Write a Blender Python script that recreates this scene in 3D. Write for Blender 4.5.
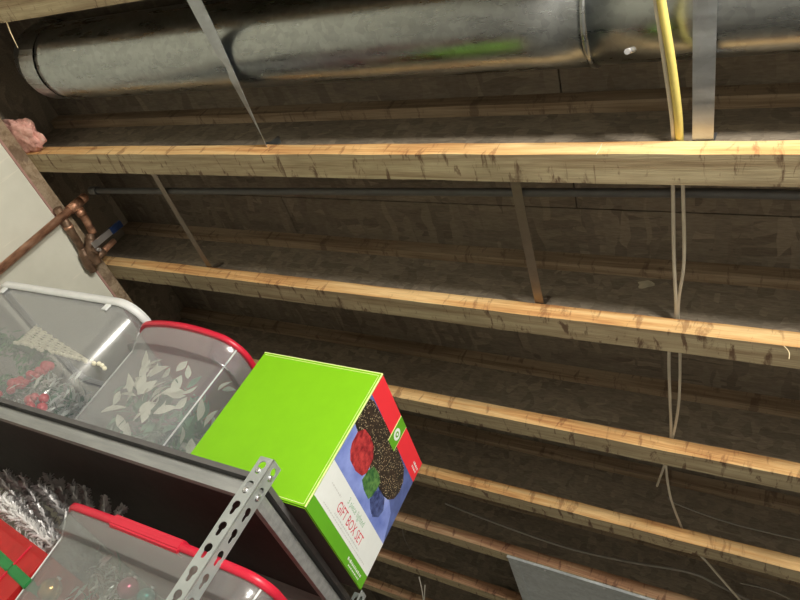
import bpy, bmesh, math, random
from mathutils import Vector, Matrix, noise

for o in list(bpy.data.objects): bpy.data.objects.remove(o)
scn = bpy.context.scene
C = scn.collection
PI = math.pi
Z0 = 1.455                       # camera height above the floor; coordinates below are relative to the camera

# ------------------------------------------------------------------ camera
F = 686.04
yaw, pitch, roll = (math.radians(a) for a in (-37.58, 36.754, 31.56))
fwd = Vector((math.sin(yaw)*math.cos(pitch), math.cos(yaw)*math.cos(pitch), math.sin(pitch)))
r0 = Vector((math.cos(yaw), -math.sin(yaw), 0)); u0 = r0.cross(fwd)
right = math.cos(roll)*r0 + math.sin(roll)*u0
up = -math.sin(roll)*r0 + math.cos(roll)*u0
cam = bpy.data.cameras.new('camera'); cam.sensor_width = 36; cam.lens = 36*F/800; cam.clip_start = .02
co = bpy.data.objects.new('camera', cam); C.objects.link(co); scn.camera = co
M = Matrix((right, up, -fwd)).transposed().to_4x4(); M.translation = (0, 0, Z0); co.matrix_world = M

# ------------------------------------------------------------------ light
w = bpy.data.worlds.new('World'); scn.world = w; w.use_nodes = True
bg = w.node_tree.nodes['Background']; bg.inputs[0].default_value = (.8, .85, .9, 1); bg.inputs[1].default_value = .12
vs = scn.view_settings
vs.view_transform = 'Standard'; vs.look = 'None'; vs.exposure = 0.0; vs.gamma = 1; vs.use_curve_mapping = False
def lamp(name, loc, power, col, rad):
    l = bpy.data.lights.new(name, 'POINT'); l.energy = power; l.color = col; l.shadow_soft_size = rad
    o = bpy.data.objects.new(name, l); C.objects.link(o); o.location = (loc[0], loc[1], loc[2]+Z0); return o
lamp('near_bulb', (.12, -.20, .805), 42, (1, .955, .88), .035)
lamp('far_fill', (1.2, -1.45, .78), 205, (1, .96, .89), .05)  # added unseen fill lamp, evens out the light falloff

# ------------------------------------------------------------------ pixel helpers (measuring only: a point of the photo at a known plane)
def ray(x, y): return right*(x-400) - up*(y-300) + fwd*F
def onZ(x, y, z): r = ray(x, y); return r*(z/r.z)
def onY(x, y, Y): r = ray(x, y); return r*(Y/r.y)
def onX(x, y, X): r = ray(x, y); return r*(X/r.x)

# ------------------------------------------------------------------ materials
MATS = {}
class N:
    def __init__(s, name, rough=.6, metal=0, spec=.5):
        s.m = bpy.data.materials.new(name); s.m.use_nodes = True
        s.t = s.m.node_tree; s.n = s.t.nodes; s.b = s.n['Principled BSDF']; s.out = s.n['Material Output']
        s.b.inputs['Roughness'].default_value = rough; s.b.inputs['Metallic'].default_value = metal
        s.b.inputs['Specular IOR Level'].default_value = spec
        MATS[name] = s.m
    def add(s, typ, **kw):
        n = s.n.new(typ)
        for k, v in kw.items():
            if k in n.inputs.keys(): n.inputs[k].default_value = v
            else: setattr(n, k, v)
        return n
    def link(s, a, b): s.t.links.new(a, b)
    def coords(s, scale=(1, 1, 1), rot=(0, 0, 0), src='Object'):
        tc = s.add('ShaderNodeTexCoord'); mp = s.add('ShaderNodeMapping')
        mp.inputs['Scale'].default_value = scale; mp.inputs['Rotation'].default_value = rot
        s.link(tc.outputs[src], mp.inputs['Vector']); return mp.outputs[0]
    def noise(s, vec, scale, detail=4, rough=.55, dist=0):
        n = s.add('ShaderNodeTexNoise'); n.inputs['Scale'].default_value = scale; n.inputs['Detail'].default_value = detail
        n.inputs['Roughness'].default_value = rough; n.inputs['Distortion'].default_value = dist
        s.link(vec, n.inputs['Vector']); return n.outputs['Fac']
    def vor(s, vec, scale, out='Color'):
        n = s.add('ShaderNodeTexVoronoi'); n.inputs['Scale'].default_value = scale
        s.link(vec, n.inputs['Vector']); return n.outputs[out]
    def ramp(s, fac, *stops):
        r = s.add('ShaderNodeValToRGB'); e = r.color_ramp.elements
        while len(e) < len(stops): e.new(.5)
        for i, (p, c) in enumerate(stops): e[i].position = p; e[i].color = tuple(c)+(1,) if len(c) == 3 else c
        s.link(fac, r.inputs[0]); return r.outputs[0]
    def mix(s, fac, a, b, mode='MIX'):
        m = s.add('ShaderNodeMix', data_type='RGBA', blend_type=mode)
        if isinstance(fac, (int, float)): m.inputs[0].default_value = fac
        else: s.link(fac, m.inputs[0])
        for i, v in ((6, a), (7, b)):
            if isinstance(v, tuple): m.inputs[i].default_value = v+(1,) if len(v) == 3 else v
            else: s.link(v, m.inputs[i])
        return m.outputs[2]
    def base(s, c):
        if isinstance(c, tuple): s.b.inputs['Base Color'].default_value = c+(1,)
        else: s.link(c, s.b.inputs['Base Color'])
        return s
    def bump(s, h, strength=.3, dist=.003):
        b = s.add('ShaderNodeBump'); b.inputs['Strength'].default_value = strength; b.inputs['Distance'].default_value = dist
        s.link(h, b.inputs['Height']); s.link(b.outputs[0], s.b.inputs['Normal']); return s
def plain(name, col, rough=.6, metal=0, bumpy=0, vary=.12):
    s = N(name, rough, metal); v = s.coords()
    n = s.noise(v, 40, 3)
    s.base(s.ramp(n, (.25, tuple(c*(1-vary) for c in col)), (.75, tuple(min(1, c*(1+vary)) for c in col))))
    if bumpy: s.bump(s.noise(v, 180, 3), bumpy, .002)
    return s.m

def wood(name, light, mid, dark, stain, stain_amt, knots=True):
    s = N(name, .75, 0, .25); v = s.coords((1.2, 26, 26))
    g = s.noise(v, 2.2, 5, .6, .6)
    c = s.ramp(g, (.28, dark), (.45, mid), (.62, light), (.8, mid))
    fine = s.noise(s.coords((6, 160, 160)), 3, 3)
    c = s.mix(.5, c, s.ramp(fine, (.35, (.62, .6, .58)), (.6, (1, 1, 1))), 'MULTIPLY')
    st = s.noise(s.coords((46, 13, 13)), 1.0, 5, .65, .5)       # short drips and dark marks across the grain
    a = s.ramp(st, (.555, (0, 0, 0)), (.64, (stain_amt,)*3))
    c = s.mix(a, c, stain)
    big = s.noise(s.coords((2.2, 5, 5)), 1.3, 3)
    c = s.mix(s.ramp(big, (.5, (0, 0, 0)), (.75, (.55,)*3)), c, tuple(.5*x for x in mid))
    s.base(c).bump(fine, .35, .002); return s.m
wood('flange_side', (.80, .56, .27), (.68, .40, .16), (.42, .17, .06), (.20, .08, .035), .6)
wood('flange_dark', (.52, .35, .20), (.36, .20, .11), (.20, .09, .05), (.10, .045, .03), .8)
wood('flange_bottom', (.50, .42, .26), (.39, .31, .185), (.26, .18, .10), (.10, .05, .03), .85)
wood('sill_wood', (.40, .31, .21), (.30, .22, .14), (.18, .12, .07), (.10, .06, .04), .6)

def osb(name, cols, dark=1.0):
    s = N(name, .85, 0, .2)
    v0 = s.coords(); nz = s.add('ShaderNodeTexNoise'); nz.inputs['Scale'].default_value = 7; s.link(v0, nz.inputs['Vector'])
    def layer(rot, scl):
        mp = s.coords(scl, rot); ad = s.add('ShaderNodeVectorMath', operation='MULTIPLY_ADD')
        s.link(nz.outputs['Color'], ad.inputs[0]); ad.inputs[1].default_value = (2.6, 2.6, 2.6); s.link(mp, ad.inputs[2])
        n = s.add('ShaderNodeTexVoronoi'); n.inputs['Scale'].default_value = 1; s.link(ad.outputs[0], n.inputs['Vector'])
        sep = s.add('ShaderNodeSeparateColor'); s.link(n.outputs['Color'], sep.inputs[0]); return sep.outputs[0], sep.outputs[1]
    a, a2 = layer((.3, .5, .35), (9, 60, 60)); b, b2 = layer((.6, -.5, -.75), (48, 9, 40))
    ca = s.ramp(a, *[(i/4, tuple(x*dark for x in c)) for i, c in enumerate(cols)])
    cb = s.ramp(b, *[(i/4, tuple(x*dark for x in c)) for i, c in enumerate(cols)])
    c = s.mix(s.ramp(b2, (.5, (0, 0, 0)), (.52, (1, 1, 1))), ca, cb)
    fine = s.noise(s.coords((20, 90, 90)), 3, 4)
    c = s.mix(.6, c, s.ramp(fine, (.3, (.55, .53, .5)), (.65, (1, 1, 1))), 'MULTIPLY')
    s.base(c).bump(s.mix(.5, a, b), .5, .003); return s.m
cols = [(.24, .20, .15), (.30, .255, .195), (.36, .305, .23), (.27, .225, .17), (.42, .355, .265)]
osb('osb_web', cols, .85)
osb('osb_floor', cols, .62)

def galv(name, col, rough, spangle):
    s = N(name, rough, 1.0); v = s.coords((1, 1, 1))
    n = s.noise(s.coords((3, 14, 14)), 3, 4); sp = s.vor(v, 90)
    sep = s.add('ShaderNodeSeparateColor'); s.link(sp, sep.inputs[0])
    c = s.ramp(n, (.3, tuple(x*.78 for x in col)), (.7, col))
    c = s.mix(spangle, c, s.ramp(sep.outputs[0], (0, (.75,)*3), (1, (1, 1, 1))), 'MULTIPLY')
    s.base(c)
    r = s.ramp(n, (.3, (rough*.8,)*3), (.7, (rough*1.35,)*3)); s.link(r, s.b.inputs['Roughness'])
    s.bump(s.noise(s.coords((1.5, 6, 6)), 4, 3), .12, .004); return s.m
galv('galvanised', (.43, .455, .45), .28, .7)
galv('strap_metal', (.60, .64, .68), .42, .4)
galv('old_strap', (.36, .30, .24), .5, .3)
galv('pan_metal', (.62, .66, .67), .45, .6); MATS['pan_metal'].node_tree.nodes['Principled BSDF'].inputs['Metallic'].default_value = .45
s = N('shelf_steel', .42, .35); v = s.coords(); n = s.noise(v, 30, 4)
s.base(s.ramp(n, (.3, (.33, .36, .35)), (.7, (.44, .47, .46)))).bump(s.noise(v, 400, 2), .1, .001)
s = N('beam_steel', .5, .2); v = s.coords(); n = s.noise(s.coords((4, 30, 30)), 3, 4)
s.base(s.ramp(n, (.3, (.23, .24, .235)), (.7, (.33, .34, .33))))
plain('deck_edge', (.105, .102, .10), .6, 0, .1, .15)
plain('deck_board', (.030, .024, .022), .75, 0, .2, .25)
s = N('concrete', .9, 0, .2); v = s.coords(); n = s.noise(v, 5, 6); f = s.noise(v, 60, 4)
c = s.ramp(n, (.3, (.60, .595, .50)), (.7, (.72, .715, .61)))
scr = s.noise(s.coords((30, 60, 6), (.5, 0, 0)), 1, 3)
c = s.mix(s.ramp(scr, (.62, (0, 0, 0)), (.66, (.35,)*3)), c, (.80, .76, .64))
s.base(c).bump(f, .25, .003)
plain('concrete_floor', (.46, .45, .43), .85, 0, .2, .2)
plain('plaster', (.40, .39, .36), .9, 0, .1, .1)
s = N('copper', .45, .6); n = s.noise(s.coords((14, 14, 5)), 5, 5)
s.base(s.ramp(n, (.32, (.22, .11, .07)), (.5, (.52, .27, .16)), (.72, (.70, .42, .28)))); s.bump(n, .1, .002)
s = N('bronze', .5, .5); n = s.noise(s.coords(), 40, 5); s.base(s.ramp(n, (.3, (.09, .055, .035)), (.7, (.26, .16, .10))))
s = N('insulation', 1.0, 0, .05); n = s.noise(s.coords(), 45, 6, .7)
s.base(s.ramp(n, (.3, (.55, .25, .20)), (.55, (.85, .48, .40)), (.8, (.88, .66, .56)))).bump(n, .9, .01)
plain('gasket_pink', (.40, .23, .19), .8)
plain('conduit_grey', (.11, .11, .105), .55, .4)
plain('cable_yellow', (.72, .60, .17), .45, 0, 0, .1)
plain('cable_white', (.62, .56, .44), .5, 0, 0, .1)
plain('cable_black', (.05, .05, .048), .5)
plain('cable_grey', (.22, .20, .17), .5)
plain('pale_wire', (.75, .72, .62), .5)
plain('pale_chip', (.50, .45, .33), .8, 0, .3, .3)
plain('splinter_wood', (.85, .70, .42), .7)
plain('card_green', (.205, .52, .004), .55, 0, 0, .03)
plain('card_dark_green', (.12, .40, .015), .55, 0, 0, .05)
plain('card_edge', (.75, .85, .35), .6)
plain('card_shaded', (.035, .03, .025), .8)  # carton underside: its shade is put into this near-black colour
plain('print_white', (.80, .84, .82), .5, 0, 0, .03)
plain('print_red', (.86, .035, .05), .5, 0, 0, .03)
plain('print_sky', (.10, .14, .36), .5, 0, 0, .3)
s = N('print_snow', .5); n = s.noise(s.coords((1, 1, 1)), 16, 4)
s.base(s.ramp(n, (.3, (.13, .19, .55)), (.55, (.28, .36, .78)), (.8, (.55, .62, .88))))
s = N('print_tree', .5); v = s.coords(); d = s.vor(v, 270, 'Distance'); n = s.noise(v, 60, 4)
dots = s.ramp(d, (.17, (1, 1, 1)), (.27, (0, 0, 0)))
s.base(s.mix(dots, s.ramp(n, (.3, (.006, .008, .008)), (.7, (.05, .03, .02))), (.85, .70, .42)))
for nm, a, b_ in (('print_gift_red', (.22, .012, .02), (.62, .06, .06)), ('print_gift_green', (.02, .10, .03), (.14, .30, .08)), ('print_gift_blue', (.02, .03, .12), (.10, .14, .34))):
    s = N(nm, .5); n = s.noise(s.coords(), 90, 4); s.base(s.ramp(n, (.35, a), (.65, b_)))
plain('ink_grey', (.62, .64, .62), .6)
plain('ink_green', (.30, .50, .34), .6)
plain('ink_red', (.66, .05, .09), .6)
plain('lid_red', (.58, .018, .045), .35, 0, 0, .06)
plain('lid_white', (.74, .76, .75), .4, 0, 0, .05)
plain('glint_plastic', (.66, .68, .68), .3, 0, 0, .05)  # whitish tone paints the highlight along the bin corners
plain('bag_red', (.40, .014, .014), .5, 0, 0, .15)
plain('bag_green', (.02, .20, .05), .5, 0, 0, .15)
plain('leaf_white', (.72, .72, .60), .6, 0, 0, .12)
plain('leaf_green', (.10, .24, .14), .6, 0, 0, .35)
plain('leaf_dark', (.03, .13, .05), .6, 0, 0, .4)
plain('leaf_mid', (.05, .22, .06), .6, 0, 0, .4)
plain('berry_red', (.60, .03, .05), .35)
plain('cream_lattice', (.84, .80, .62), .7)
s = N('tinsel_shaded', .4, .6); s.base((.40, .39, .385))  # darker tinsel copy: shade on the rear branches put into the colour
s = N('tinsel_lit', .4, .3); s.base((.88, .88, .86))  # pale tinsel copy: bulb light on the front branches painted in
s = N('glass_gold', .15, .8); s.base((.70, .42, .14))
s = N('glass_pink', .18, .6); s.base((.62, .12, .22))
s = N('glass_teal', .18, .6); s.base((.10, .42, .36))
s = N('foil', .3, .6); s.base((.85, .90, .86))
s = N('valve_blue', .4); s.base((.012, .035, .12))
s = N('zinc', .3, .9); s.base((.75, .76, .78))

def plastic(name, tint, clear, haze_col):
    s = N(name, .6, 0, .2); s.b.inputs['Base Color'].default_value = haze_col+(1,)
    tr = s.add('ShaderNodeBsdfTransparent'); tr.inputs[0].default_value = tint+(1,)
    gl = s.add('ShaderNodeBsdfGlossy'); gl.inputs['Roughness'].default_value = .2
    mx = s.add('ShaderNodeMixShader'); lw = s.add('ShaderNodeLayerWeight'); lw.inputs['Blend'].default_value = .35
    mr = s.add('ShaderNodeMapRange'); mr.inputs['To Min'].default_value = 1-clear; mr.inputs['To Max'].default_value = 1-clear*.7
    s.link(lw.outputs['Facing'], mr.inputs['Value']); s.link(mr.outputs[0], mx.inputs[0])
    s.link(tr.outputs[0], mx.inputs[1]); s.link(s.b.outputs[0], mx.inputs[2])
    pw = s.add('ShaderNodeMath', operation='POWER'); s.link(lw.outputs['Facing'], pw.inputs[0]); pw.inputs[1].default_value = 3
    fr = s.add('ShaderNodeMapRange'); s.link(pw.outputs[0], fr.inputs['Value']); fr.inputs['To Min'].default_value = .07; fr.inputs['To Max'].default_value = .45
    m2 = s.add('ShaderNodeMixShader'); s.link(fr.outputs[0], m2.inputs[0]); s.link(mx.outputs[0], m2.inputs[1]); s.link(gl.outputs[0], m2.inputs[2])
    s.link(m2.outputs[0], s.out.inputs['Surface'])
    return s.m
plastic('clear_plastic', (.985, .99, .99), .90, (.50, .52, .55))
plastic('dull_plastic', (.98, .985, .985), .78, (.36, .39, .385))
plastic('milky_plastic', (.98, .985, .985), .85, (.55, .57, .59))

# ------------------------------------------------------------------ builders
def setp(o, label=None, cat=None, group=None, kind=None):
    for k, v in (('label', label), ('category', cat), ('group', group), ('kind', kind)):
        if v: o[k] = v
    return o
def thing(name, label, cat, org, group=None):
    o = bpy.data.objects.new(name, None); C.objects.link(o); o.empty_display_size = .05
    o.location = (org[0], org[1], org[2]+Z0); o['org'] = tuple(org)
    return setp(o, label, cat, group)
def root_org(o):
    while o.parent: o = o.parent
    return Vector(o['org'])
def obj(name, bm, mats, parent=None, org=None, smooth=False, label=None):
    """bm is in camera-relative world coordinates; becomes one mesh object"""
    if parent is not None: org = root_org(parent)
    if org is None:
        xs = [v.co for v in bm.verts]
        org = Vector(((min(c.x for c in xs)+max(c.x for c in xs))/2, (min(c.y for c in xs)+max(c.y for c in xs))/2, min(c.z for c in xs)))
    org = Vector(org)
    bmesh.ops.translate(bm, verts=bm.verts, vec=-org)
    me = bpy.data.meshes.new(name); bm.to_mesh(me); bm.free()
    for m in (mats if isinstance(mats, (list, tuple)) else [mats]): me.materials.append(MATS[m])
    if smooth:
        for p in me.polygons: p.use_smooth = True
    o = bpy.data.objects.new(name, me); C.objects.link(o)
    if parent is not None: o.parent = parent
    else: o.location = (org.x, org.y, org.z+Z0); o['org'] = tuple(org)
    if label: o['label'] = label
    return o
def share(name, src, parent, offset=(0, 0, 0), rotz=0):
    """another child with the same mesh data, moved by offset"""
    o = bpy.data.objects.new(name, src.data); C.objects.link(o); o.parent = parent; o.location = offset; o.rotation_euler = (0, 0, rotz); return o

def box(bm, x0, x1, y0, y1, z0, z1, mi=0, bevel=0):
    r = bmesh.ops.create_cube(bm, size=1); vsn = r['verts']
    for v in vsn: v.co = Vector((x0+(v.co.x+.5)*(x1-x0), y0+(v.co.y+.5)*(y1-y0), z0+(v.co.z+.5)*(z1-z0)))
    fs = {f for v in vsn for f in v.link_faces}
    for f in fs: f.material_index = mi
    if bevel:
        es = {e for f in fs for e in f.edges}
        bmesh.ops.bevel(bm, geom=list(es), offset=bevel, segments=2, affect='EDGES')
    return vsn
def nbox(*a, **k):
    bm = bmesh.new(); box(bm, *a, **k); return bm
def catmull(pts, n=8):
    pts = [Vector(p) for p in pts]; out = []
    for i in range(len(pts)-1):
        p0 = pts[max(i-1, 0)]; p1 = pts[i]; p2 = pts[i+1]; p3 = pts[min(i+2, len(pts)-1)]
        for k in range(n):
            t = k/n
            out.append(.5*((2*p1)+(p2-p0)*t+(2*p0-5*p1+4*p2-p3)*t*t+(3*p1-p0-3*p2+p3)*t**3))
    out.append(pts[-1]); return out
def tube(bm, pts, r, seg=10, cap=True, mi=0):
    pts = [Vector(p) for p in pts]; rings = []; rr = r if isinstance(r, (list, tuple)) else [r]*len(pts)
    t0 = (pts[1]-pts[0]).normalized(); a = t0.orthogonal().normalized()
    for i, p in enumerate(pts):
        t = (pts[min(i+1, len(pts)-1)]-pts[max(i-1, 0)])
        t = t.normalized() if t.length > 1e-9 else t0
        a = (a-t*a.dot(t)); a = a.normalized() if a.length > 1e-6 else t.orthogonal().normalized()
        b = t.cross(a)
        rings.append([bm.verts.new(p+rr[i]*(math.cos(2*PI*k/seg)*a+math.sin(2*PI*k/seg)*b)) for k in range(seg)])
    for i in range(len(rings)-1):
        for k in range(seg):
            f = bm.faces.new((rings[i][k], rings[i][(k+1) % seg], rings[i+1][(k+1) % seg], rings[i+1][k])); f.material_index = mi; f.smooth = True
    if cap:
        bm.faces.new(rings[0][::-1]).material_index = mi; bm.faces.new(rings[-1]).material_index = mi
    return bm
def ntube(pts, r, seg=10, cap=True): return tube(bmesh.new(), pts, r, seg, cap)
def ribbon(bm, pts, width_vec, thick):
    """flat metal strip along pts; width_vec is the half width, one vector or one per point"""
    pts = [Vector(p) for p in pts]; rows = []
    ws = [Vector(v) for v in width_vec] if isinstance(width_vec, list) else [Vector(width_vec)]*len(pts)
    for i, p in enumerate(pts):
        w_ = ws[i]
        t = (pts[min(i+1, len(pts)-1)]-pts[max(i-1, 0)]).normalized(); n = t.cross(w_).normalized()*thick/2
        rows.append([bm.verts.new(p+a) for a in (-w_-n, w_-n, w_+n, -w_+n)])
    for i in range(len(rows)-1):
        for k in range(4): bm.faces.new((rows[i][k], rows[i][(k+1) % 4], rows[i+1][(k+1) % 4], rows[i+1][k]))
    bm.faces.new(rows[0][::-1]); bm.faces.new(rows[-1]); return bm
def extrude_profile(bm, prof, a, b, ax):
    """closed profile of (p,q) pairs in the plane across axis ax ('x': p=y,q=z; 'y': p=x,q=z) from a to b"""
    def P(t, p, q): return Vector((t, p, q)) if ax == 'x' else Vector((p, t, q))
    A = [bm.verts.new(P(a, *c)) for c in prof]; B = [bm.verts.new(P(b, *c)) for c in prof]; n = len(prof)
    for i in range(n): bm.faces.new((A[i], A[(i+1) % n], B[(i+1) % n], B[i]))
    bm.faces.new(A[::-1]); bm.faces.new(B); bmesh.ops.recalc_face_normals(bm, faces=bm.faces); return bm

# ------------------------------------------------------------------ room shell
H = .985                         # underside of the joists above the camera
TOP = 1.20                       # underside of the subfloor
XL = -1.88                       # inner face of the concrete wall
XR, YN, YF = 2.3, -1.9, 4.1
def struct(o): o['kind'] = 'structure'; return o
struct(obj('floor', nbox(XL-.2, XR+.1, YN-.1, YF+.1, -Z0-.1, -Z0), 'concrete_floor'))
wl = struct(obj('wall_left', nbox(XL-.2, XL, YN-.1, YF+.1, -Z0, H-.042), 'concrete'))
struct(obj('wall_right', nbox(XR, XR+.1, YN-.1, YF+.1, -Z0, TOP), 'plaster'))
struct(obj('wall_back', nbox(XL, XR, YF, YF+.1, -Z0, TOP), 'plaster'))
struct(obj('wall_front', nbox(XL, XR, YN-.1, YN, -Z0, TOP), 'plaster'))
ceil = struct(obj('ceiling', nbox(XL-.2, XR+.1, YN-.1, YF+.1, TOP+.012, TOP+.03), 'osb_floor'))
# subfloor sheets, each with its own edges
ys = [YN-.1, -.30, .915, 2.13, 3.345, YF+.1]; k = 0
for j in range(len(ys)-1):
    xs = [XL-.2, -.42 if j % 2 else -1.25, 1.2, XR+.1]
    for i in range(3):
        p = obj('subfloor_panel', nbox(xs[i]+.0015, xs[i+1]-.0015, ys[j]+.0015, ys[j+1]-.0015, TOP-.0005*((i+j) % 2), TOP+.012), 'osb_floor', ceil)
sill = struct(obj('trim_1', nbox(XL-.14, XL+.002, YN, YF, H-.036, H), 'sill_wood'))
obj('gasket', nbox(XL-.14, XL+.004, YN, YF, H-.042, H-.036), 'gasket_pink', sill)
rim = struct(obj('trim_2', nbox(XL-.14, XL-.105, YN, YF, H, TOP), 'osb_web'))

# ------------------------------------------------------------------ I-joists
FW, FT = .058, .038
Y1 = .638; SP = .4064
random.seed(3)
jl = {0: 'nearest wooden I-joist, crossing the top left corner of the picture',
      1: 'wooden I-joist beside the round duct, its orange flange brightly lit',
      2: 'wooden I-joist whose left end meets the valve with the blue lever',
      3: 'wooden I-joist emerging right behind the red top of the green box',
      4: 'wooden I-joist emerging behind the lower back corner of the green box',
      5: 'wooden I-joist at the near edge of the grey sheet metal pan',
      6: 'dim wooden I-joist running behind the grey sheet metal pan',
      7: 'farthest dim wooden I-joist below all others at the bottom'}
def rough_bar(x0, x1, y0, y1, z0, z1, seg, amp, seed, mi_side=0, mi_bot=1):
    bm = bmesh.new(); rows = []
    for i in range(seg+1):
        x = x0+(x1-x0)*i/seg
        row = []
        for q, (y, z) in enumerate(((y0, z0), (y1, z0), (y1, z1), (y0, z1))):
            n = noise.noise_vector(Vector((x*9, seed*7.1+q*3.3, 0)))*amp + noise.noise_vector(Vector((x*60, seed*2.7+q*5.3, 4)))*amp*.5
            row.append(bm.verts.new((x, y+n.y, z+n.z)))
        rows.append(row)
    for i in range(seg):
        for q in range(4):
            f = bm.faces.new((rows[i][q], rows[i+1][q], rows[i+1][(q+1) % 4], rows[i][(q+1) % 4])); f.material_index = mi_bot if q == 0 else mi_side
    bm.faces.new(rows[0]); bm.faces.new(rows[-1][::-1]); bmesh.ops.recalc_face_normals(bm, faces=bm.faces)
    return bm
joist = {}
for k in range(8):
    y0 = Y1+(k-1)*SP; yc = y0+FW/2
    t = thing('floor_joist', jl[k], 'joist', ((-.9, .35, -.2, .9, -.55, .6, .1, 1.2)[k], yc, H), 'I-joists under the subfloor'); joist[k] = t
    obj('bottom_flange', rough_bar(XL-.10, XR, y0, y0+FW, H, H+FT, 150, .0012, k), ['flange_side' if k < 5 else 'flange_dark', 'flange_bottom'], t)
    obj('web', nbox(XL-.10, XR, yc-.005, yc+.005, H+FT-.004, TOP-FT+.004), 'osb_web', t)
    obj('top_flange', rough_bar(XL-.10, XR, y0, y0+FW, TOP-FT, TOP-.001, 60, .0006, k+20), ['sill_wood', 'sill_wood'], t)
# torn splinter hanging from the nearest joist
a, b = onY(5, 22, .285), onY(18, 48, .285)
obj('splinter', ntube([a+Vector((0, 0, .004)), a.lerp(b, .45)+Vector((.001, 0, 0)), b], [.0018, .0013, .0003], 5), 'splinter_wood', joist[0], label='pale torn wood splinter')
def stray(px, Y, r=.0008): return ntube(catmull([onY(x, y, Y) for x, y in px], 4), r, 5)
obj('splinter', stray([(602, 143.5), (599, 150), (596, 154.5)], Y1-.001, .0008), 'splinter_wood', joist[1])
obj('splinter', stray([(784, 346), (789, 352), (789, 359)], Y1+SP-.002, .0009), 'splinter_wood', joist[2])

bm = bmesh.new(); pc = onY(645, 284.5, Y1+SP+FW/2-.0056)
ring = [pc+Vector((.016*(1+.3*math.sin(3*a+1))*math.cos(a), 0, .012*(1+.3*math.sin(2*a))*math.sin(a))) for a in [2*PI*i/18 for i in range(18)]]
A = [bm.verts.new(p-Vector((0, .001, 0))) for p in ring]; B = [bm.verts.new(p+Vector((0, .002, 0))) for p in ring]
bm.faces.new(A)
for i in range(18): bm.faces.new((A[i], A[(i+1) % 18], B[(i+1) % 18], B[i]))
bmesh.ops.recalc_face_normals(bm, faces=bm.faces)
obj('pale_flake', bm, 'pale_chip', joist[2], label='small pale wood flake')

# ------------------------------------------------------------------ round duct
DY, DZ, DR = .44, 1.105, .092
d = thing('round_duct', 'long round galvanised metal duct between the two nearest joists', 'duct', (-.3, DY, DZ-DR))
def ring_profile(bm, prof, seg=56):
    rows = [[bm.verts.new((x, DY+r*math.cos(2*PI*k/seg), DZ+r*math.sin(2*PI*k/seg))) for k in range(seg)] for x, r in prof]
    for i in range(len(rows)-1):
        for k in range(seg):
            f = bm.faces.new((rows[i][k], rows[i+1][k], rows[i+1][(k+1) % seg], rows[i][(k+1) % seg])); f.smooth = True
    bmesh.ops.recalc_face_normals(bm, faces=bm.faces); return bm
def ringp(prof): return ring_profile(bmesh.new(), prof)
xj = -.307
obj('duct_section', ringp([(-1.645, DR-.003), (-1.645, DR), (-1.635, DR), (-1.63, DR+.0015), (-1.625, DR)]+[(-1.62+i*(xj+1.62)/12, DR) for i in range(13)]+[(xj, DR-.004)]), 'galvanised', d)
obj('duct_section', ringp([(xj-.03, DR-.004), (xj+.003, DR-.0035)]+[(xj+.003+i*(XR-.05-xj)/14, DR-.002) for i in range(15)]), 'galvanised', d)
obj('joint_band', ringp([(xj-.006, DR-.001), (xj-.005, DR+.0025), (xj, DR+.003), (xj+.003, DR+.0005), (xj+.004, DR-.003)]), 'galvanised', d)
bm = bmesh.new()          # gored elbow turning up to the floor
path = [(-1.652, 1.105, .0905), (-1.70, 1.107, .0905), (-1.735, 1.124, .089), (-1.755, 1.157, .087), (-1.76, 1.199, .085)]
tube(bm, [(x, DY, z) for x, z, r in path], [r for x, z, r in path], 40, False)
for f in bm.faces: f.smooth = False
obj('elbow', bm, 'galvanised', d)
obj('screw', ntube([onY(628, 53, DY-.028)-Vector((0, .004, .004)), onY(628, 53, DY-.028)+Vector((0, .01, .03))], .004, 8), 'zinc', d)
bm = bmesh.new(); ang = -2.35   # lock seam rib
for q in (-1,):
    yy, zz = DY+(DR+.0002)*math.cos(ang), DZ+(DR+.0002)*math.sin(ang)
    tube(bm, [(-.30, yy, zz), (-.215, yy, zz)], .0022, 6)
obj('lock_seam', bm, 'galvanised', d)

# ------------------------------------------------------------------ hanger straps
def duct_strap(x, wd, skew, label, twist=0):
    t = thing('hanger_strap', label, 'strap', (x, DY, 1.0), 'metal straps carrying the duct')
    prof = [(.655, 1.075), (.651, 1.045), (.642, 1.0265)]+[(.63-.335*i/30, 1.0255-.0255*i/30) for i in range(31)]+[(.2925, 1.004), (.2915, 1.02)]
    ws = []
    for i, (y, z) in enumerate(prof):
        ph = math.radians(twist)*max(0, min(1, (y-.33)/.30)); ws.append((wd/2*math.cos(ph), 0, wd/2*math.sin(ph)))
    obj('band', ribbon(bmesh.new(), [(x+(y-.64)*skew, y, z) for y, z in prof], ws, .0012), 'strap_metal', t)
    if not twist: bm = bmesh.new(); tube(bm, [(x, .6555, 1.055), (x, .6480, 1.055)], .005, 10); obj('nail_head', bm, 'zinc', t)
    return t
duct_strap(-1.042, .036, -.035, 'grey metal hanger strap crossing under the duct at left', -46)
duct_strap(-.142, .031, -.015, 'wide shiny metal strap under the duct beside the yellow cable')
for X_, lab, gx in ((-.47, 'dull dirty strap in the dark bay, middle of the picture', 0), (-1.462, 'dull brown strap in the dark bay, near the blue valve', 0)):
    t = thing('hanger_strap', lab, 'strap', (X_, .86, 1.02), 'dull straps in the second bay')
    prof = [(1.066, 1.07), (1.058, 1.045), (1.048, 1.0262), (1.0, 1.0235), (.86, 1.0225), (.72, 1.0235), (.695, 1.0262), (.674, 1.05), (.673, 1.08)]
    obj('band', ribbon(bmesh.new(), [(X_, y, z) for y, z in prof], (.010, 0, 0), .0012), 'old_strap', t)
    obj('nail_head', ntube([(X_, 1.0655, 1.06), (X_, 1.059, 1.06)], .004, 8), 'old_strap', t)
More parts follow.
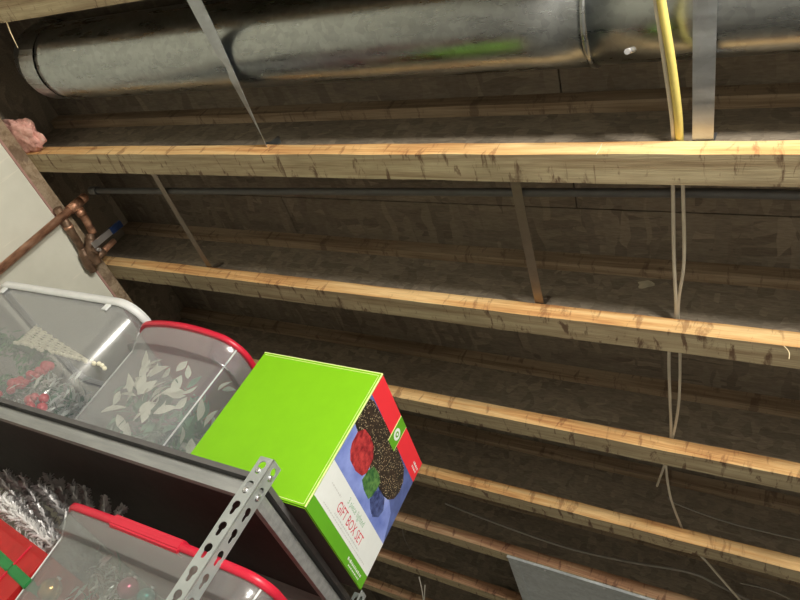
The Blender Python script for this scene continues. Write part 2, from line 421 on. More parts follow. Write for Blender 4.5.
# conduit lying on those straps
t = thing('conduit_pipe', 'thin dark grey conduit running in the bay below the lit joist', 'pipe', (-.8, .80, 1.024))
obj('tube', ntube([(-1.76, .792, 1.034), (-.147, .746, 1.034), (XR-.05, .72, 1.034)], .0085, 12), 'conduit_grey', t)
obj('coupling', ntube([(-1.785, .7925, 1.034), (-1.755, .792, 1.034)], .012, 12), 'conduit_grey', t)

# ------------------------------------------------------------------ cables
def cable(name, px, z, r, mat, label, group=None, seg=8):
    pts = [onZ(x, y, zz) for (x, y), zz in zip(px, z)] if isinstance(z, (list, tuple)) else [onZ(x, y, z) for x, y in px]
    o = obj(name, ntube(catmull(pts, 6), r, seg), mat, smooth=True); return setp(o, label, 'cable', group)
cable('yellow_cable', [(655, -40), (661, 0), (671, 60), (677.5, 110), (679.5, 139), (680, 150)], [.985, .99, 1.0, 1.015, 1.032, 1.036], .0066, 'cable_yellow', 'yellow flat cable hanging in front of the duct beside the metal strap', 'electrical cables')
cable('white_cable', [(651, -40), (655.5, 0), (664, 60), (671, 110), (673.5, 139), (674.5, 150)], [.985, .99, 1.0, 1.015, 1.032, 1.036], .0034, 'cable_white', 'cream cable running along the left of the yellow one')
cable('white_cable', [(672, 165), (673, 190), (674, 260), (676, 309), (674, 335), (669, 353), (670, 400), (671, 432), (669, 450), (666, 465), (670, 495), (679, 521), (690, 545), (705, 560), (740, 600), (760, 620)],
      [1.034, 1.018, 1.026, 1.034, 1.036, 1.036, 1.032, 1.033, 1.036, 1.036, 1.034, 1.034, 1.036, 1.036, 1.04, 1.05], .0034, 'cable_white', 'longest cream cable, passing through four joists down to the lower right')
cable('white_cable', [(682, 165), (683, 190), (684, 260), (679, 297), (678, 318), (679, 335), (680, 353), (679, 400), (674, 432), (668, 452), (663, 469), (657, 486)],
      [1.034, 1.018, 1.024, 1.034, 1.036, 1.036, 1.036, 1.032, 1.033, 1.036, 1.036, 1.06], .0032, 'cable_white', 'cream cable to the right of its twin, ending in the third dark bay')
cable('drooping_cable', [(445, 503), (462, 510), (520, 532), (572, 549), (625, 561), (688, 572), (716, 584), (760, 606)], [1.045, 1.045, 1.04, 1.04, 1.04, 1.04, 1.045, 1.05], .0042, 'cable_grey', 'dim grey cable drooping in the bay above the sheet metal pan')
cable('thin_wire', [(668, 497), (677, 504), (730, 523), (800, 540), (830, 548)], 1.07, .0025, 'cable_grey', 'thin grey brown wire in the bay at the right edge')
cable('thin_wire', [(740, 583), (770, 590), (800, 604)], 1.04, .0025, 'cable_grey', 'short thin grey wire in the lower right corner')
cable('thin_wire', [(419, 577), (422, 590), (424, 606)], [.985, .97, .96], .0022, 'pale_wire', 'pale wire end dangling under the far joist, forked with another')
cable('thin_wire', [(425, 585), (424.5, 595), (424, 606)], [.985, .972, .96], .0022, 'pale_wire', 'short pale wire forming the right prong of the fork')
cable('thin_wire', [(362, 572), (374, 588), (390, 596), (415, 604)], [1.05, 1.04, 1.03, 1.03], .0026, 'pale_wire', 'pale wire curving out below the back corner of the green box')
cable('thin_wire', [(402, 527), (405, 540), (412, 552)], [1.04, 1.04, 1.05], .0018, 'cable_grey', 'faint hair thin wire right of the gift picture')

# ------------------------------------------------------------------ sheet metal pan
t = thing('sheet_metal_pan', 'grey galvanised sheet nailed under the joists at the bottom', 'sheet metal', (.3, 2.5, .976))
obj('sheet', nbox(-.755, XR-.1, 2.272, 2.73, .9805, .9835), 'pan_metal', t)
obj('folded_seam', nbox(-.735, -.715, 2.272, 2.73, .976, .9805, bevel=.0015), 'pan_metal', t)
bm = bmesh.new(); box(bm, -.755, XR-.1, 2.270, 2.2735, .976, .990); obj('lip', bm, 'pan_metal', t)
nail0 = None
for i in range(8):
    if nail0 is None: nail0 = obj('nail_head', ntube([(-.62, 2.29, .981), (-.62, 2.29, .978)], .004, 8), 'zinc', t)
    else: share('nail_head', nail0, t, (i*.2, 0, 0))

# ------------------------------------------------------------------ copper plumbing on the left wall
PX, PY = XL+.034, .822
t = thing('copper_pipe', 'copper pipe rising up the pale concrete wall, with tee branch', 'pipe', (PX, PY, -1.0))
obj('riser', ntube([(PX, PY, -1.0), (PX, PY, 1.035)], .0115, 16), 'copper', t)
obj('tee_fitting', ntube([(PX, PY, .975), (PX, PY, 1.022)], .0142, 16), 'copper', t)
obj('end_cap', ntube([(PX, PY, 1.022), (PX, PY, 1.040), (PX, PY, 1.046)], [.0138, .0138, .009], 16), 'copper', t)
zb = 1.0
obj('branch', ntube(catmull([(PX, PY, zb), (PX, PY+.05, zb), (PX, PY+.10, zb-.006)], 6), .0115, 14), 'copper', t)
obj('branch_collar', ntube([(PX, PY+.016, zb), (PX, PY+.036, zb)], .0142, 14), 'copper', t)
t = thing('shutoff_valve', 'brass shutoff valve with silver and blue lever by joist end', 'valve', (PX, .95, .92))
vc = Vector((PX+.006, .955, .955))
obj('valve_body', ntube(catmull([(PX, .918, .985), (PX+.002, .935, .972), vc, (PX+.006, .975, .948), (PX+.006, 1.0, .945)], 5), [.013]*5+[.018]*11+[.014]*5, 14), 'bronze', t)
obj('bonnet', ntube([vc, vc+Vector((.03, -.004, 0))], .0125, 10), 'bronze', t)
obj('stub_pipe', ntube([(PX+.006, .985, .945), (PX+.006, .985, 1.035)], .0095, 14), 'copper', t)
obj('stub_collar', ntube([(PX+.006, .985, .955), (PX+.006, .985, .985)], .013, 14), 'bronze', t)
l0, l1 = onX(98, 242, PX+.04), onX(121, 223, PX+.045); mid = l0.lerp(l1, .55)
lever = obj('lever', ribbon(bmesh.new(), [l0-Vector((0, .002, .02)), l0, mid, l0.lerp(l1, .7)], (0, .010, .0), .003), 'zinc', t, label='silver lever plate')
obj('lever_grip', ribbon(bmesh.new(), [mid, l0.lerp(l1, .8), l1], (0, .0105, .0), .007), 'valve_blue', lever, label='blue plastic grip')
obj('bolt', ntube([vc+Vector((.03, -.004, 0)), vc+Vector((.042, -.004, .0))], .006, 6), 'zinc', t)
t = thing('wall_pipe', 'dark brown pipe with bulged end on wall under the sill', 'pipe', (XL+.02, .9, .93))
obj('tube', ntube([(XL+.020, .80, .955), (XL+.020, .96, .940)], .012, 12), 'bronze', t)
obj('bulged_end', ntube(catmull([(XL+.020, .94, .942), (XL+.022, .965, .936), (XL+.022, .995, .930), (XL+.022, 1.02, .928)], 4), [.012]*3+[.017]*7+[.012]*3, 12), 'bronze', t)
obj('strap_clip', ntube([(XL+.02, .86, .949), (XL+.02, .868, .948)], .0145, 12), 'copper', t)

# ------------------------------------------------------------------ pink insulation tuft
bm = bmesh.new(); bmesh.ops.create_icosphere(bm, subdivisions=4, radius=1)
for v in bm.verts:
    n = noise.fractal(v.co*2.2+Vector((3, 1, 7)), 1, 2, 5)
    v.co = Vector((v.co.x*.075, v.co.y*.05, v.co.z*.024))*(1+.35*n)+Vector((XL+.005, .594, H+.022))
    v.co.z = max(v.co.z, H+.0005)
o = obj('insulation_tuft', bm, 'insulation', smooth=True); setp(o, 'tuft of pink fibreglass insulation on the sill at joist end', 'insulation')

# ------------------------------------------------------------------ shelving unit
SX0, SX1, SY0, SY1 = -1.862, -.645, .78, 1.237
DECK = .345
u = thing('shelving_unit', 'grey steel shelving unit with slotted angle posts and dark decks', 'shelf', ((SX0+SX1)/2, (SY0+SY1)/2, -Z0))
def keyhole(n=28):
    out = []
    for i in range(n):
        a = 2*PI*i/n; c, s_ = math.cos(a), math.sin(a)
        # big circle r=.0054 at (0,.0028), narrow slot r=.003 reaching down to -.0085, sampled radially from the centre
        best = 0
        for q in range(1, 160):
            r = q*.0001; x, y = c*r/1.25, s_*r/1.25
            if math.hypot(x, y-.0028) < .0054 or (abs(x) < .0030 and -.0075 < y < 0) or math.hypot(x, y+.0070) < .0030: best = r
        out.append((c*best, s_*best))
    return out
KH = keyhole(); PITCH = .0345; PW = .026
def post_face(bm, org, axis, top, nh):
    """strip of width PW starting at the corner, with keyhole slots"""
    def P(a, z): return Vector((org[0]+axis[0]*a, org[1]+axis[1]*a, z))
    n = len(KH)
    for h in range(nh):
        zt = top-h*PITCH; zb_ = zt-PITCH; zc = (zt+zb_)/2; a0, a1, ac = 0, PW, PW*.54
        inner = [bm.verts.new(P(ac+x, zc+y)) for x, y in KH]; outer = []
        for i in range(n):
            an = 2*PI*i/n; c, s_ = math.cos(an), math.sin(an)
            hx = (a1-ac) if c > 0 else ac; t_ = min(hx/abs(c) if abs(c) > 1e-6 else 9, (PITCH/2)/abs(s_) if abs(s_) > 1e-6 else 9)
            outer.append(bm.verts.new(P(ac+c*t_, zc+s_*t_)))
        for i in range(n): bm.faces.new((inner[i], inner[(i+1) % n], outer[(i+1) % n], outer[i]))
        for (a, z) in ((a0, zt), (a1, zt), (a1, zb_), (a0, zb_)):   # square up the cell corners
            cnr = bm.verts.new(P(a, z))
            best = sorted(outer, key=lambda v: (v.co-cnr.co).length)[:2]
            i0, i1 = sorted((outer.index(best[0]), outer.index(best[1])))
            if (i1-i0) in (1, n-1) and (best[0].co-cnr.co).length > 1e-6 and (best[1].co-cnr.co).length > 1e-6:
                try: bm.faces.new((cnr, best[0], best[1]))
                except ValueError: pass
def make_post(cx, cy, dx, dy):
    bm = bmesh.new(); top = .375; nh = int((top+Z0)/PITCH)
    post_face(bm, (cx, cy), (dx, 0), top, nh); post_face(bm, (cx, cy), (0, dy), top, nh)
    bmesh.ops.remove_doubles(bm, verts=bm.verts, dist=.00008)
    low = top-nh*PITCH
    for ax in ((dx, 0), (0, dy)):
        f = bm.faces.new([bm.verts.new((cx+ax[0]*a, cy+ax[1]*a, z)) for a, z in ((0, low), (PW, low), (PW, -Z0), (0, -Z0))])
    bmesh.ops.recalc_face_normals(bm, faces=bm.faces)
    o = obj('post', bm, 'shelf_steel', u); m = o.modifiers.new('thickness', 'SOLIDIFY'); m.thickness = .0016; m.offset = 0
    bv = bmesh.new(); tube(bv, [(cx-dx*-.0006, cy+dy*.0006, -Z0), (cx+dx*.0006, cy+dy*.0006, top)], .0015, 8)
    obj('folded_edge', bv, 'zinc', o); return o  # lighter zinc tone paints the highlight along the fold
fr = make_post(SX1, SY0, -1, 1); make_post(SX0, SY0, 1, 1); make_post(SX1, SY1, -1, -1); make_post(SX0, SY1, 1, -1)
def beam(a, b, ax, at, out, zt, name):
    """stepped beam: lower face stands out, recess, upper lip. out=+1/-1 is the outward direction"""
    prof = [(0, -.041), (-.001, -.031), (0, -.021), (.003, -.018), (.018, -.017), (.018, -.0095), (.024, -.0095), (.024, -.036), (.012, -.041)]
    return obj(name, extrude_profile(bmesh.new(), [(at-out*p, zt+q) for p, q in prof], a, b, ax), 'beam_steel', u)
for zt in (DECK+.004, -.10):
    beam(SX0+.003, SX1-.003, 'x', SY0+.002, -1, zt, 'front_beam'); beam(SX0+.003, SX1-.003, 'x', SY1-.002, 1, zt, 'rear_beam')
    beam(SY0+.003, SY1-.003, 'y', SX1-.002, 1, zt, 'side_beam'); beam(SY0+.003, SY1-.003, 'y', SX0+.002, -1, zt, 'side_beam')
    dk = obj('deck', nbox(SX0+.004, SX1-.004, SY0+.006, SY1-.006, zt-.0090, zt), 'deck_edge', u)
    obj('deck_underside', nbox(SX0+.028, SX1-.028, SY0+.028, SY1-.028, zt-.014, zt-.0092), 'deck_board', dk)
for h in range(2):       # beam rivets sitting in the top keyholes
    zc = .375-PITCH*(h+.5)-.006
    obj('rivet', ntube([(SX1-PW*.54, SY0+.001, zc), (SX1-PW*.54, SY0-.0025, zc), (SX1-PW*.54, SY0-.004, zc)], [.0042, .0046, .003], 12), 'zinc', u)
    obj('rivet', ntube([(SX1-.001, SY0+PW*.54, zc), (SX1+.0025, SY0+PW*.54, zc), (SX1+.004, SY0+PW*.54, zc)], [.0042, .0046, .003], 12), 'zinc', u)

# ------------------------------------------------------------------ green gift box
BX0, BX1, BY0, BY1, BZ0, BZ1 = -.877, -.606, .8585, 1.134, DECK+.0045, .6245
b = thing('gift_set_box', 'bright green cardboard box printed GIFT BOX SET, overhanging the shelf end', 'box', ((BX0+BX1)/2, (BY0+BY1)/2, BZ0))
bm = nbox(BX0, BX1, BY0, BY1, BZ0, BZ1, bevel=.0015)
for f in bm.faces:
    if f.normal.z < -.9: f.material_index = 1
obj('carton', bm, ['card_green', 'card_shaded'], b)
fp = nbox(BX0+.001, BX1-.0015, BY0-.0016, BY0+.001, BZ0+.002, BZ1-.001)
front = obj('front_panel', fp, 'card_green', b)
bm = bmesh.new(); y_ = BY0-.0017; e = .0009; i_ = .005
for (x0, x1, z0, z1) in ((BX0+i_, BX1-i_, BZ1-i_-e, BZ1-i_), (BX1-i_-e, BX1-i_, BZ0+i_, BZ1-i_), (BX0+i_, BX1-i_, BZ0+i_, BZ0+i_+e)):
    box(bm, x0, x1, y_-.0002, y_+.0004, z0, z1)
obj('crease_line', bm, 'card_edge', front)
bm = bmesh.new(); box(bm, BX1-.0016, BX1+.0004, BY0-.0019, BY0+.0002, BZ0+.002, BZ1-.001); box(bm, BX0, BX1, BY0-.0019, BY0+.0002, BZ1-.0012, BZ1+.0006)
obj('worn_edge', bm, 'card_edge', b)
BW, BH = BY1-BY0, BZ1-BZ0
def fpt(u_, v_, lift): return Vector((BX1+lift, BY0+u_*BW, BZ0+v_*BH))
def decal(name, poly, lift, mat, parent):
    bm = bmesh.new(); A = [bm.verts.new(fpt(*p, lift)) for p in poly]; B = [bm.verts.new(fpt(*p, .0001)) for p in poly]
    n = len(poly); bm.faces.new(A)
    for k in range(n): bm.faces.new((A[k], A[(k+1) % n], B[(k+1) % n], B[k]))
    bmesh.ops.recalc_face_normals(bm, faces=bm.faces); return obj(name, bm, mat, parent)
def rect(u0_, u1_, v0, v1): return [(u0_, v0), (u1_, v0), (u1_, v1), (u0_, v1)]
side = decal('side_print', rect(.004, .996, .004, .996), .0005, 'print_sky', b)
decal('green_strip', rect(.004, .996, .004, .095), .0008, 'card_dark_green', side)
decal('white_panel', rect(.004, .996, .095, .335), .0008, 'print_white', side)
decal('red_band', rect(.004, .996, .835, .996), .0008, 'print_red', side)
decal('snow_picture', [(.004, .335), (.996, .335), (.94, .45), (.90, .52), (.80, .56), (.72, .55), (.6, .5), (.4, .55), (.2, .64), (.08, .66), (.004, .62)], .0008, 'print_snow', side)
decal('tree_picture', [(.004, .60), (.12, .58), (.34, .54), (.56, .54), (.66, .52), (.78, .55), (.85, .60), (.88, .67), (.86, .75), (.78, .815), (.6, .834), (.3, .834), (.06, .825), (.004, .80)], .0010, 'print_tree', side)
decal('red_gift_picture', [(.10, .47), (.15, .435), (.26, .43), (.35, .455), (.385, .50), (.37, .60), (.31, .65), (.22, .665), (.12, .65), (.07, .59), (.075, .51)], .0012, 'print_gift_red', side)
decal('green_gift_picture', [(.375, .44), (.45, .415), (.55, .41), (.59, .47), (.585, .56), (.52, .585), (.42, .575), (.385, .52)], .0013, 'print_gift_green', side)
decal('blue_gift_picture', [(.57, .42), (.63, .385), (.70, .37), (.77, .41), (.79, .47), (.73, .53), (.63, .53), (.58, .49)], .0014, 'print_gift_blue', side)
tag = decal('green_tag', rect(.43, .55, .79, .996), .0014, 'card_dark_green', side)
decal('tag_border', rect(.424, .43, .79, .996), .0014, 'card_edge', side); decal('tag_border', rect(.55, .556, .79, .996), .0014, 'card_edge', side)
def circ(cu, cv, r, n=24): return [(cu+r*math.cos(2*PI*k/n), cv+r*math.sin(2*PI*k/n)) for k in range(n)]
decal('tag_emblem', circ(.49, .885, .043), .0016, 'print_white', side)
decal('tag_emblem', circ(.49, .885, .022), .0018, 'card_dark_green', side); decal('tag_emblem', circ(.49, .885, .010, 12), .0020, 'print_white', side)
def text(body, u_, v_, size, mat, lift, width=None, align='LEFT'):
    cu = bpy.data.curves.new('lettering', 'FONT'); cu.body = body; cu.size = 1; cu.resolution_u = 2
    o = bpy.data.objects.new('lettering', cu); C.objects.link(o); bpy.context.view_layer.update()
    me = bpy.data.meshes.new_from_object(o.evaluated_get(bpy.context.evaluated_depsgraph_get())); bpy.data.objects.remove(o)
    bm = bmesh.new(); bm.from_mesh(me); bpy.data.meshes.remove(me)
    xs = [v.co.x for v in bm.verts]; w0, w1 = min(xs), max(xs); sx = (width*BW/(w1-w0)) if width else size*BH
    for v in bm.verts: v.co = fpt(u_, v_, lift)+Vector((0, (v.co.x-w0)*sx, v.co.y*size*BH))
    bmesh.ops.recalc_face_normals(bm, faces=bm.faces)
    return obj('lettering', bm, mat, side)
text('GIFT BOX SET', .275, .165, .095, 'ink_red', .0011, .45)
text('3 piece lighted', .35, .258, .062, 'ink_green', .0011, .30)
def small_print(u0_, u1_, v_, h, mat):
    bm = bmesh.new(); u_ = u0_
    while u_ < u1_:
        w_ = random.uniform(.006, .022)
        A = [bm.verts.new(fpt(a, c, .0011)) for a, c in rect(u_, min(u_+w_, u1_), v_, v_+h*random.uniform(.7, 1))]; bm.faces.new(A); u_ += w_+.008
    return obj('small_print', bm, mat, side)
small_print(.28, .74, .138, .012, 'ink_grey'); small_print(.12, .88, .118, .008, 'ink_grey'); small_print(.10, .26, .235, .012, 'ink_grey')
small_print(.66, .92, .045, .020, 'print_white'); small_print(.70, .90, .022, .012, 'print_white'); small_print(.87, .97, .915, .022, 'print_white'); small_print(.87, .96, .885, .018, 'print_white')

# ------------------------------------------------------------------ storage bins
def outline(x0, x1, y0, y1, r, bow=0, n=8):
    """rounded rectangle, front side (y0) bowed towards -y by bow"""
    pts = []
    for cx, cy, a0 in ((x1-r, y1-r, 0), (x0+r, y1-r, PI/2), (x0+r, y0+r, PI), (x1-r, y0+r, 1.5*PI)):
        for i in range(n+1):
            a = a0+i*PI/2/n; pts.append([cx+r*math.cos(a), cy+r*math.sin(a)])
        if a0 == PI:
            for i in range(1, 14): pts.append([x0+r+(x1-x0-2*r)*i/14, y0])
    if bow:
        xm, hw = (x0+x1)/2, (x1-x0)/2
        for p in pts:
            f = max(0, 1-(abs(p[0]-xm)/hw)**2)*max(0, min(1, (y0+2*r+.05-p[1])/(2*r+.05)))
            p[1] -= bow*f
    return pts
def loft(bm, rows, close_bottom=True, close_top=False, mi=0):
    R = [[bm.verts.new((x, y, z)) for x, y in o] for o, z in rows]
    n = len(R[0])
    for i in range(len(R)-1):
        for k in range(n):
            f = bm.faces.new((R[i][k], R[i][(k+1) % n], R[i+1][(k+1) % n], R[i+1][k])); f.smooth = True
    if close_bottom: bm.faces.new(R[0][::-1])
    if close_top: bm.faces.new(R[-1])
    bmesh.ops.recalc_face_normals(bm, faces=bm.faces); return bm
def storage_bin(label, x0, x1, y0, y1, z0, z1, r, bow, taper, plast, lidmat, lid_h, over, shoulder, group='clear storage bins', rb=None):
    t = thing('storage_bin', label, 'storage bin', ((x0+x1)/2, (y0+y1)/2, z0), group)
    rb = rb or r
    def o_(d_, b_): return outline(x0+d_, x1-d_, y0+d_, y1-d_, r, b_)
    def q_(d_, b_): return outline(x0+d_, x1-d_, y0+d_, y1-d_, rb, b_)
    rows = [(q_(taper+.012, bow*.25), z0), (q_(taper+.004, bow*.3), z0+.003), (q_(taper, bow*.3), z0+.012)]
    hb = z1-lid_h
    if shoulder:
        rows += [(q_(taper*.45+.002, bow*.4), hb-shoulder-.004), (q_(taper*.4, bow*.45), hb-shoulder-.002), (q_(-.003, bow*.75), hb-shoulder), (o_(-.005, bow*.8), hb-shoulder+.002), (o_(-.006, bow*.95), hb-.003), (o_(-.007, bow), hb)]
    else: rows += [(o_(taper*.2, bow*.8), hb-.02), (o_(0, bow), hb)]
    body = obj('body', loft(bmesh.new(), rows), plast, t); m = body.modifiers.new('wall', 'SOLIDIFY'); m.thickness = .0018
    lr = [(o_(-over, bow*1.05), hb-.002), (o_(-over-.002, bow*1.05), hb+lid_h*.3), (o_(-over-.001, bow*1.05), hb+lid_h*.8), (o_(-over+.005, bow), z1), (o_(.012, bow), z1), (o_(.02, bow), z1-.004)]
    lid = obj('lid', loft(bmesh.new(), lr, True, True), lidmat, t)
    for sx in (0, 1):          # moulded front corner edges, whitened to paint the corner highlight
        def cp(d_, z): return Vector(((x0+d_+rb*.3) if sx == 0 else (x1-d_-rb*.3), y0+d_+rb*.3-.0008, z))
        if shoulder: obj('corner_glint', ntube([cp(taper, z0+.012), cp(taper*.45+.002, hb-shoulder-.004), cp(-.004, hb-.004)], .0017, 6), 'glint_plastic', t)
    return t, body, lid
t1, body1, lid1 = storage_bin('long clear storage bin with white lid rim beside the concrete wall', -1.79, -1.262, .822, 1.20, DECK+.0045, .668, .055, 0, .012, 'clear_plastic', 'clear_plastic', .014, .004, 0)
rimb = bmesh.new()
ro = [(outline(-1.79-q, -1.262+q, .822-q, 1.20+q, .055+q*.5), z) for q, z in ((.002, .650), (.009, .651), (.009, .668), (.002, .671), (-.003, .668), (-.003, .652))]
loft(rimb, ro, False, False); obj('lid_rim', rimb, 'lid_white', t1, label='opaque white rim')
for xx in (-1.745, -1.345): obj('latch_tab', nbox(xx, xx+.016, .8175, .822, .632, .650, bevel=.001), 'lid_white', t1)
t2, body2, lid2 = storage_bin('clear storage bin with bowed red lid, between white rimmed bin and green box', -1.212, -.928, .842, 1.19, DECK+.0045, .622, .045, .028, .012, 'milky_plastic', 'lid_red', .012, .010, .045, rb=.018)
t3, body3, lid3 = storage_bin('clear storage bin with red lid on the lower shelf behind the post', -.998, -.575, .822, 1.20, -.099, .226, .04, .012, .02, 'dull_plastic', 'lid_red', .013, .008, .035, rb=.02)
hb_ = bmesh.new(); extrude_profile(hb_, [(.803, .207), (.7995, .211), (.800, .226), (.805, .2285), (.82, .2285), (.82, .207)], -.873, -.722, 'x')
bmesh.ops.bevel(hb_, geom=[e for e in hb_.edges], offset=.002, segments=2, affect='EDGES')
obj('latch_handle', hb_, 'lid_red', lid3)

# ------------------------------------------------------------------ contents of the bins
random.seed(11)
def leaf_bm(L, Wd, curl=.25):
    bm = bmesh.new(); rows = []
    for i, (a, wd) in enumerate(((0, .08), (.25, .75), (.5, 1), (.75, .65), (1, .03))):
        z = -curl*L*a*a
        rows.append([bm.verts.new((a*L, -wd*Wd/2, z+.12*Wd*wd)), bm.verts.new((a*L, 0, z)), bm.verts.new((a*L, wd*Wd/2, z+.12*Wd*wd))])
    for i in range(4):
        for q in range(2): bm.faces.new((rows[i][q], rows[i+1][q], rows[i+1][q+1], rows[i][q+1])).smooth = True
    return bm
def leaf_mesh(name, L, Wd, mat):
    bm = leaf_bm(L, Wd); me = bpy.data.meshes.new(name); bm.to_mesh(me); bm.free(); me.materials.append(MATS[mat]); return me
LW = leaf_mesh('white_leaf', .042, .018, 'leaf_white')
def put(name, me, parent, pos, dirv, spin=0, scale=1):
    o = bpy.data.objects.new(name, me); C.objects.link(o); o.parent = parent
    dirv = Vector(dirv).normalized(); q = dirv.to_track_quat('X', 'Z'); q = q @ Matrix.Rotation(spin, 3, 'X').to_quaternion()
    o.rotation_mode = 'QUATERNION'; o.rotation_quaternion = q; o.location = Vector(pos)-root_org(parent); o.scale = (scale,)*3; return o
def leaf_cloud(bm, n, box6, L, Wd, rnd):
    src = leaf_bm(1, Wd/L); sv = [v.co.copy() for v in src.verts]; sf = [[v.index for v in f.verts] for f in src.faces] if not src.verts.index_update() else []
    for i in range(n):
        p = Vector((rnd.uniform(box6[0], box6[1]), rnd.uniform(box6[2], box6[3]), rnd.uniform(box6[4], box6[5])))
        q = Vector((rnd.gauss(0, 1), rnd.gauss(0, 1), rnd.gauss(0, 1))).normalized().to_track_quat('X', 'Z'); l = L*rnd.uniform(.6, 1.2)
        zl = DECK+.0085 if box6[4] > .2 else -.09
        vs_ = []
        for c in sv:
            t_ = p+q @ (c*l)
            vs_.append(bm.verts.new((min(max(t_.x, box6[0]-.012), box6[1]+.012), max(t_.y, box6[2]-.006), max(t_.z, zl))))
        for f in sf: bm.faces.new([vs_[k] for k in f]).smooth = True
    src.free(); return bm
# white poinsettia garland in the middle bin
g = thing('poinsettia_garland', 'white leaved artificial foliage inside the bin with bowed red lid', 'garland', (-1.07, .98, DECK+.004))
o = obj('green_foliage', leaf_cloud(bmesh.new(), 420, (-1.165, -.975, .872, 1.12, .375, .525), .04, .014, random), 'leaf_green', g); o['kind'] = 'stuff'
stem = [(-1.16+.19*random.random(), .875+.25*random.random(), .36+.17*random.random()) for i in range(16)]
obj('stem', ntube(catmull(stem, 5), .002, 5), 'leaf_dark', g)
for i in range(60):
    face = i % 3
    if face: pos = (random.uniform(-1.165, -.985), random.uniform(.858, .872), random.uniform(.40, .55))
    else: pos = (random.uniform(-.975, -.958), random.uniform(.88, 1.02), random.uniform(.37, .55))
    dv = (random.gauss(0, .5), random.gauss(0, .15), random.choice((1, 1, -.5))+random.gauss(0, .3)) if face else (random.gauss(0, .1), random.gauss(0, .5), random.choice((1, -.6)))
    put('white_leaf', LW, g, pos, dv, PI/2+random.gauss(0, .5) if face else random.gauss(0, .5), random.uniform(.7, 1.15))
# wreath in the long bin
wv = thing('berry_wreath', 'green wreath with red berries in the white rimmed bin', 'wreath', (-1.55, .90, DECK+.004))
pts = [(-1.60+.11*math.cos(a), .895+.02*math.sin(2*a), DECK+.108+.085*math.sin(a)) for a in [2*PI*i/24 for i in range(25)]]
obj('ring', ntube(pts, .012, 8), 'leaf_dark', wv)
bm = bmesh.new()
for p in pts[:-1]: leaf_cloud(bm, 26, (p[0]-.022, p[0]+.022, p[1]-.03, p[1]+.03, p[2]-.022, p[2]+.022), .03, .008, random)
o = obj('greenery', bm, 'leaf_mid', wv); o['kind'] = 'stuff'
bs = bmesh.new(); bmesh.ops.create_icosphere(bs, subdivisions=2, radius=.010); bme = bpy.data.meshes.new('berry'); bs.to_mesh(bme); bs.free(); bme.materials.append(MATS['berry_red'])
rc = onY(31, 376, .862)
for i in range(20):
    q = random.gauss(0, .022)
    put('berry', bme, wv, (rc.x+q*.55+random.gauss(0, .006), .862+random.uniform(-.006, .008), rc.z+q+random.gauss(0, .006)), (1, 0, 0), 0, random.uniform(.7, 1.15))
# cream lattice piece: a fan of crossing slats with a bead row
lt = thing('lattice_decoration', 'cream woven lattice triangle with bead edge in the white rimmed bin', 'decoration', (-1.47, .87, .50))
T = [onY(36, 325, .86), onY(17, 342, .855), onY(88, 360, .86)]
bm = bmesh.new()
def strip(bm, p, q, wd, th=.0015):
    d_ = (q-p).normalized(); n_ = Vector((0, -1, 0)); s_ = d_.cross(n_)*wd/2
    ribbon(bm, [p, q], s_, th)
for i in range(9):
    f = i/9; strip(bm, T[0].lerp(T[1], f), T[0].lerp(T[2], f) if i else T[0].lerp(T[2], .02), .0032)
    strip(bm, T[1].lerp(T[2], f), T[0].lerp(T[2], min(1, f+.12)), .0032); strip(bm, T[2].lerp(T[1], f), T[0].lerp(T[1], min(1, f+.12)), .0032)
obj('lattice', bm, 'cream_lattice', lt)
bd = bmesh.new(); bmesh.ops.create_icosphere(bd, subdivisions=1, radius=.0055); bdm = bpy.data.meshes.new('bead'); bd.to_mesh(bdm); bd.free(); bdm.materials.append(MATS['cream_lattice'])
for i in range(26):
    p = onY(17, 343, .855).lerp(onY(107, 368, .858), i/25)+Vector((0, -.004, random.gauss(0, .002))); put('bead', bdm, lt, p, (1, 0, 0))
# foil scraps under it
fo = thing('foil_garland', 'crumpled shiny foil garland at the corner of the white rimmed bin', 'garland', (-1.33, .88, DECK+.006))
bm = leaf_cloud(bmesh.new(), 240, (-1.42, -1.285, .85, .95, DECK+.012, DECK+.13), .035, .008, random); o = obj('foil_strands', bm, 'foil', fo); o['kind'] = 'stuff'
bm = leaf_cloud(bmesh.new(), 120, (-1.44, -1.285, .86, .98, DECK+.012, DECK+.12), .03, .010, random); o = obj('green_sprigs', bm, 'leaf_green', fo); o['kind'] = 'stuff'
for i in range(7): put('berry', bme, fo, (random.uniform(-1.37, -1.30), random.uniform(.848, .86), random.uniform(DECK+.02, DECK+.06)), (1, 0, 0), 0, random.uniform(.8, 1.2))
# ornaments in the lower bin
def bauble(label, c, r, mat):
    t = thing('ornament_ball', label, 'ornament', (c[0], c[1], c[2]-r), 'ornaments in the lower bin')
    bm = bmesh.new(); bmesh.ops.create_uvsphere(bm, u_segments=24, v_segments=16, radius=r); bmesh.ops.translate(bm, verts=bm.verts, vec=Vector(c)); obj('ball', bm, mat, t, smooth=True)
    obj('cap', ntube([Vector(c)+Vector((0, 0, r*.95)), Vector(c)+Vector((0, 0, r*1.2))], r*.22, 10), 'zinc', t)
bauble('gold ornament ball at the left in the lower bin', tuple(onY(50, 590, .862)), .018, 'glass_gold')
bauble('pink ornament ball beside the foil in the lower bin', tuple(onY(128, 588, .862)), .016, 'glass_pink')
bauble('teal ornament ball at the right in the lower bin', tuple(onY(146, 597, .866)), .014, 'glass_teal')
t = thing('foil_garland', 'silver foil garland in the middle of the lower bin', 'garland', (-.85, .9, -.08))
cc = onY(100, 580, .875)
bm = leaf_cloud(bmesh.new(), 90, (cc.x-.04, cc.x+.05, .862, .90, cc.z-.06, cc.z+.025), .03, .006, random); o = obj('foil_strands', bm, 'foil', t); o['kind'] = 'stuff'
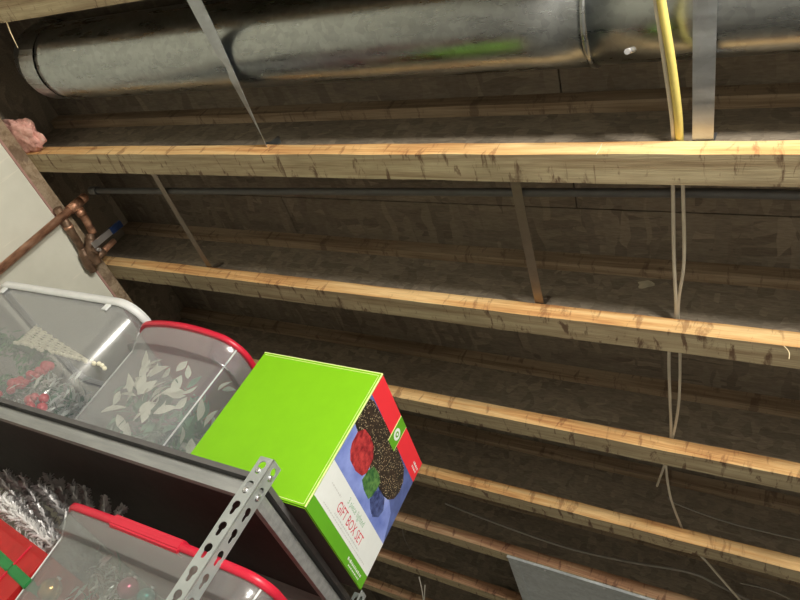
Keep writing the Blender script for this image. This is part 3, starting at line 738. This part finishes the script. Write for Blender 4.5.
bm = leaf_cloud(bmesh.new(), 260, (-.95, -.62, .88, 1.1, -.07, cc.z+.03), .04, .012, random); o = obj('dark_sprigs', bm, 'leaf_green', t); o['kind'] = 'stuff'

# ------------------------------------------------------------------ lower shelf left: red bag and silver tinsel tree
bag = thing('red_storage_bag', 'red fabric storage bag with green trim at the lower left edge', 'bag', (-1.25, .90, -.099))
def tilt(bm, piv, ang):
    for v in bm.verts:
        d_ = v.co-piv; v.co = piv+Vector((d_.x*math.cos(ang)+d_.z*math.sin(ang), d_.y, -d_.x*math.sin(ang)+d_.z*math.cos(ang)))
    return bm
piv = onY(52, 557, .835); ang = math.radians(7)
x1_, z1_ = piv.x, piv.z
bm = nbox(x1_-.50, x1_, .836, 1.10, z1_-.22, z1_, bevel=.012); tilt(bm, piv, ang); obj('fabric_body', bm, 'bag_red', bag)
bm = nbox(x1_-.505, x1_+.003, .8335, 1.10, z1_-.056, z1_-.040, bevel=.002); tilt(bm, piv, ang*1.3); obj('green_trim', bm, 'bag_green', bag)
for xx in (.055, .20): bm = nbox(x1_-xx-.003, x1_-xx, .8335, .8365, z1_-.20, z1_-.004, bevel=.0008); tilt(bm, piv, ang); obj('stitched_seam', bm, 'lid_red', bag)
tt = thing('tinsel_tree', 'silver tinsel branches fanning out behind the red bag', 'tinsel', (-1.10, 1.0, -.099), None)
hub = onY(92, 562, .95)
obj('trunk', ntube([(hub.x, hub.y, -.098), hub], .009, 8), 'deck_board', tt)
def tinsel(p, q, mat, n, rad):
    bm = bmesh.new(); ax = (q-p); L = ax.length; axn = ax.normalized(); a = axn.orthogonal().normalized(); b_ = axn.cross(a)
    tube(bm, [p, q], .0015, 5)
    for i in range(n):
        t_ = random.random(); an = random.uniform(0, 2*PI); o_ = math.cos(an)*a+math.sin(an)*b_; c0 = p+ax*t_
        tip = c0+o_*rad*random.uniform(.7, 1.1)+axn*rad*random.uniform(.1, .7); s_ = axn.cross(o_)*.0011
        bm.faces.new([bm.verts.new(v) for v in (c0-s_, c0+s_, tip+s_*1.3, tip-s_*1.3)])
    return obj('tinsel_branch', bm, mat, tt)
for (x, y, Y, m_) in ((-6, 490, .86, 'tinsel_lit'), (-6, 505, .86, 'tinsel_lit'), (-4, 522, .855, 'tinsel_lit'), (22, 478, 1.0, 'tinsel_shaded'), (38, 484, .97, 'tinsel_shaded'), (5, 472, 1.04, 'tinsel_shaded'),
                      (58, 480, 1.02, 'tinsel_shaded'), (47, 474, 1.06, 'tinsel_shaded'), (72, 484, 1.05, 'tinsel_shaded'), (84, 488, 1.08, 'tinsel_shaded'), (106, 482, 1.12, 'tinsel_shaded'), (129, 500, 1.13, 'tinsel_shaded'), (10, 500, .95, 'tinsel_shaded'), (-8, 470, 1.08, 'tinsel_shaded')):
    tinsel(hub+Vector((random.uniform(-.02, .02), random.uniform(-.03, .03), random.uniform(-.03, .02))), onY(x, y, Y), m_, 420, .0125)
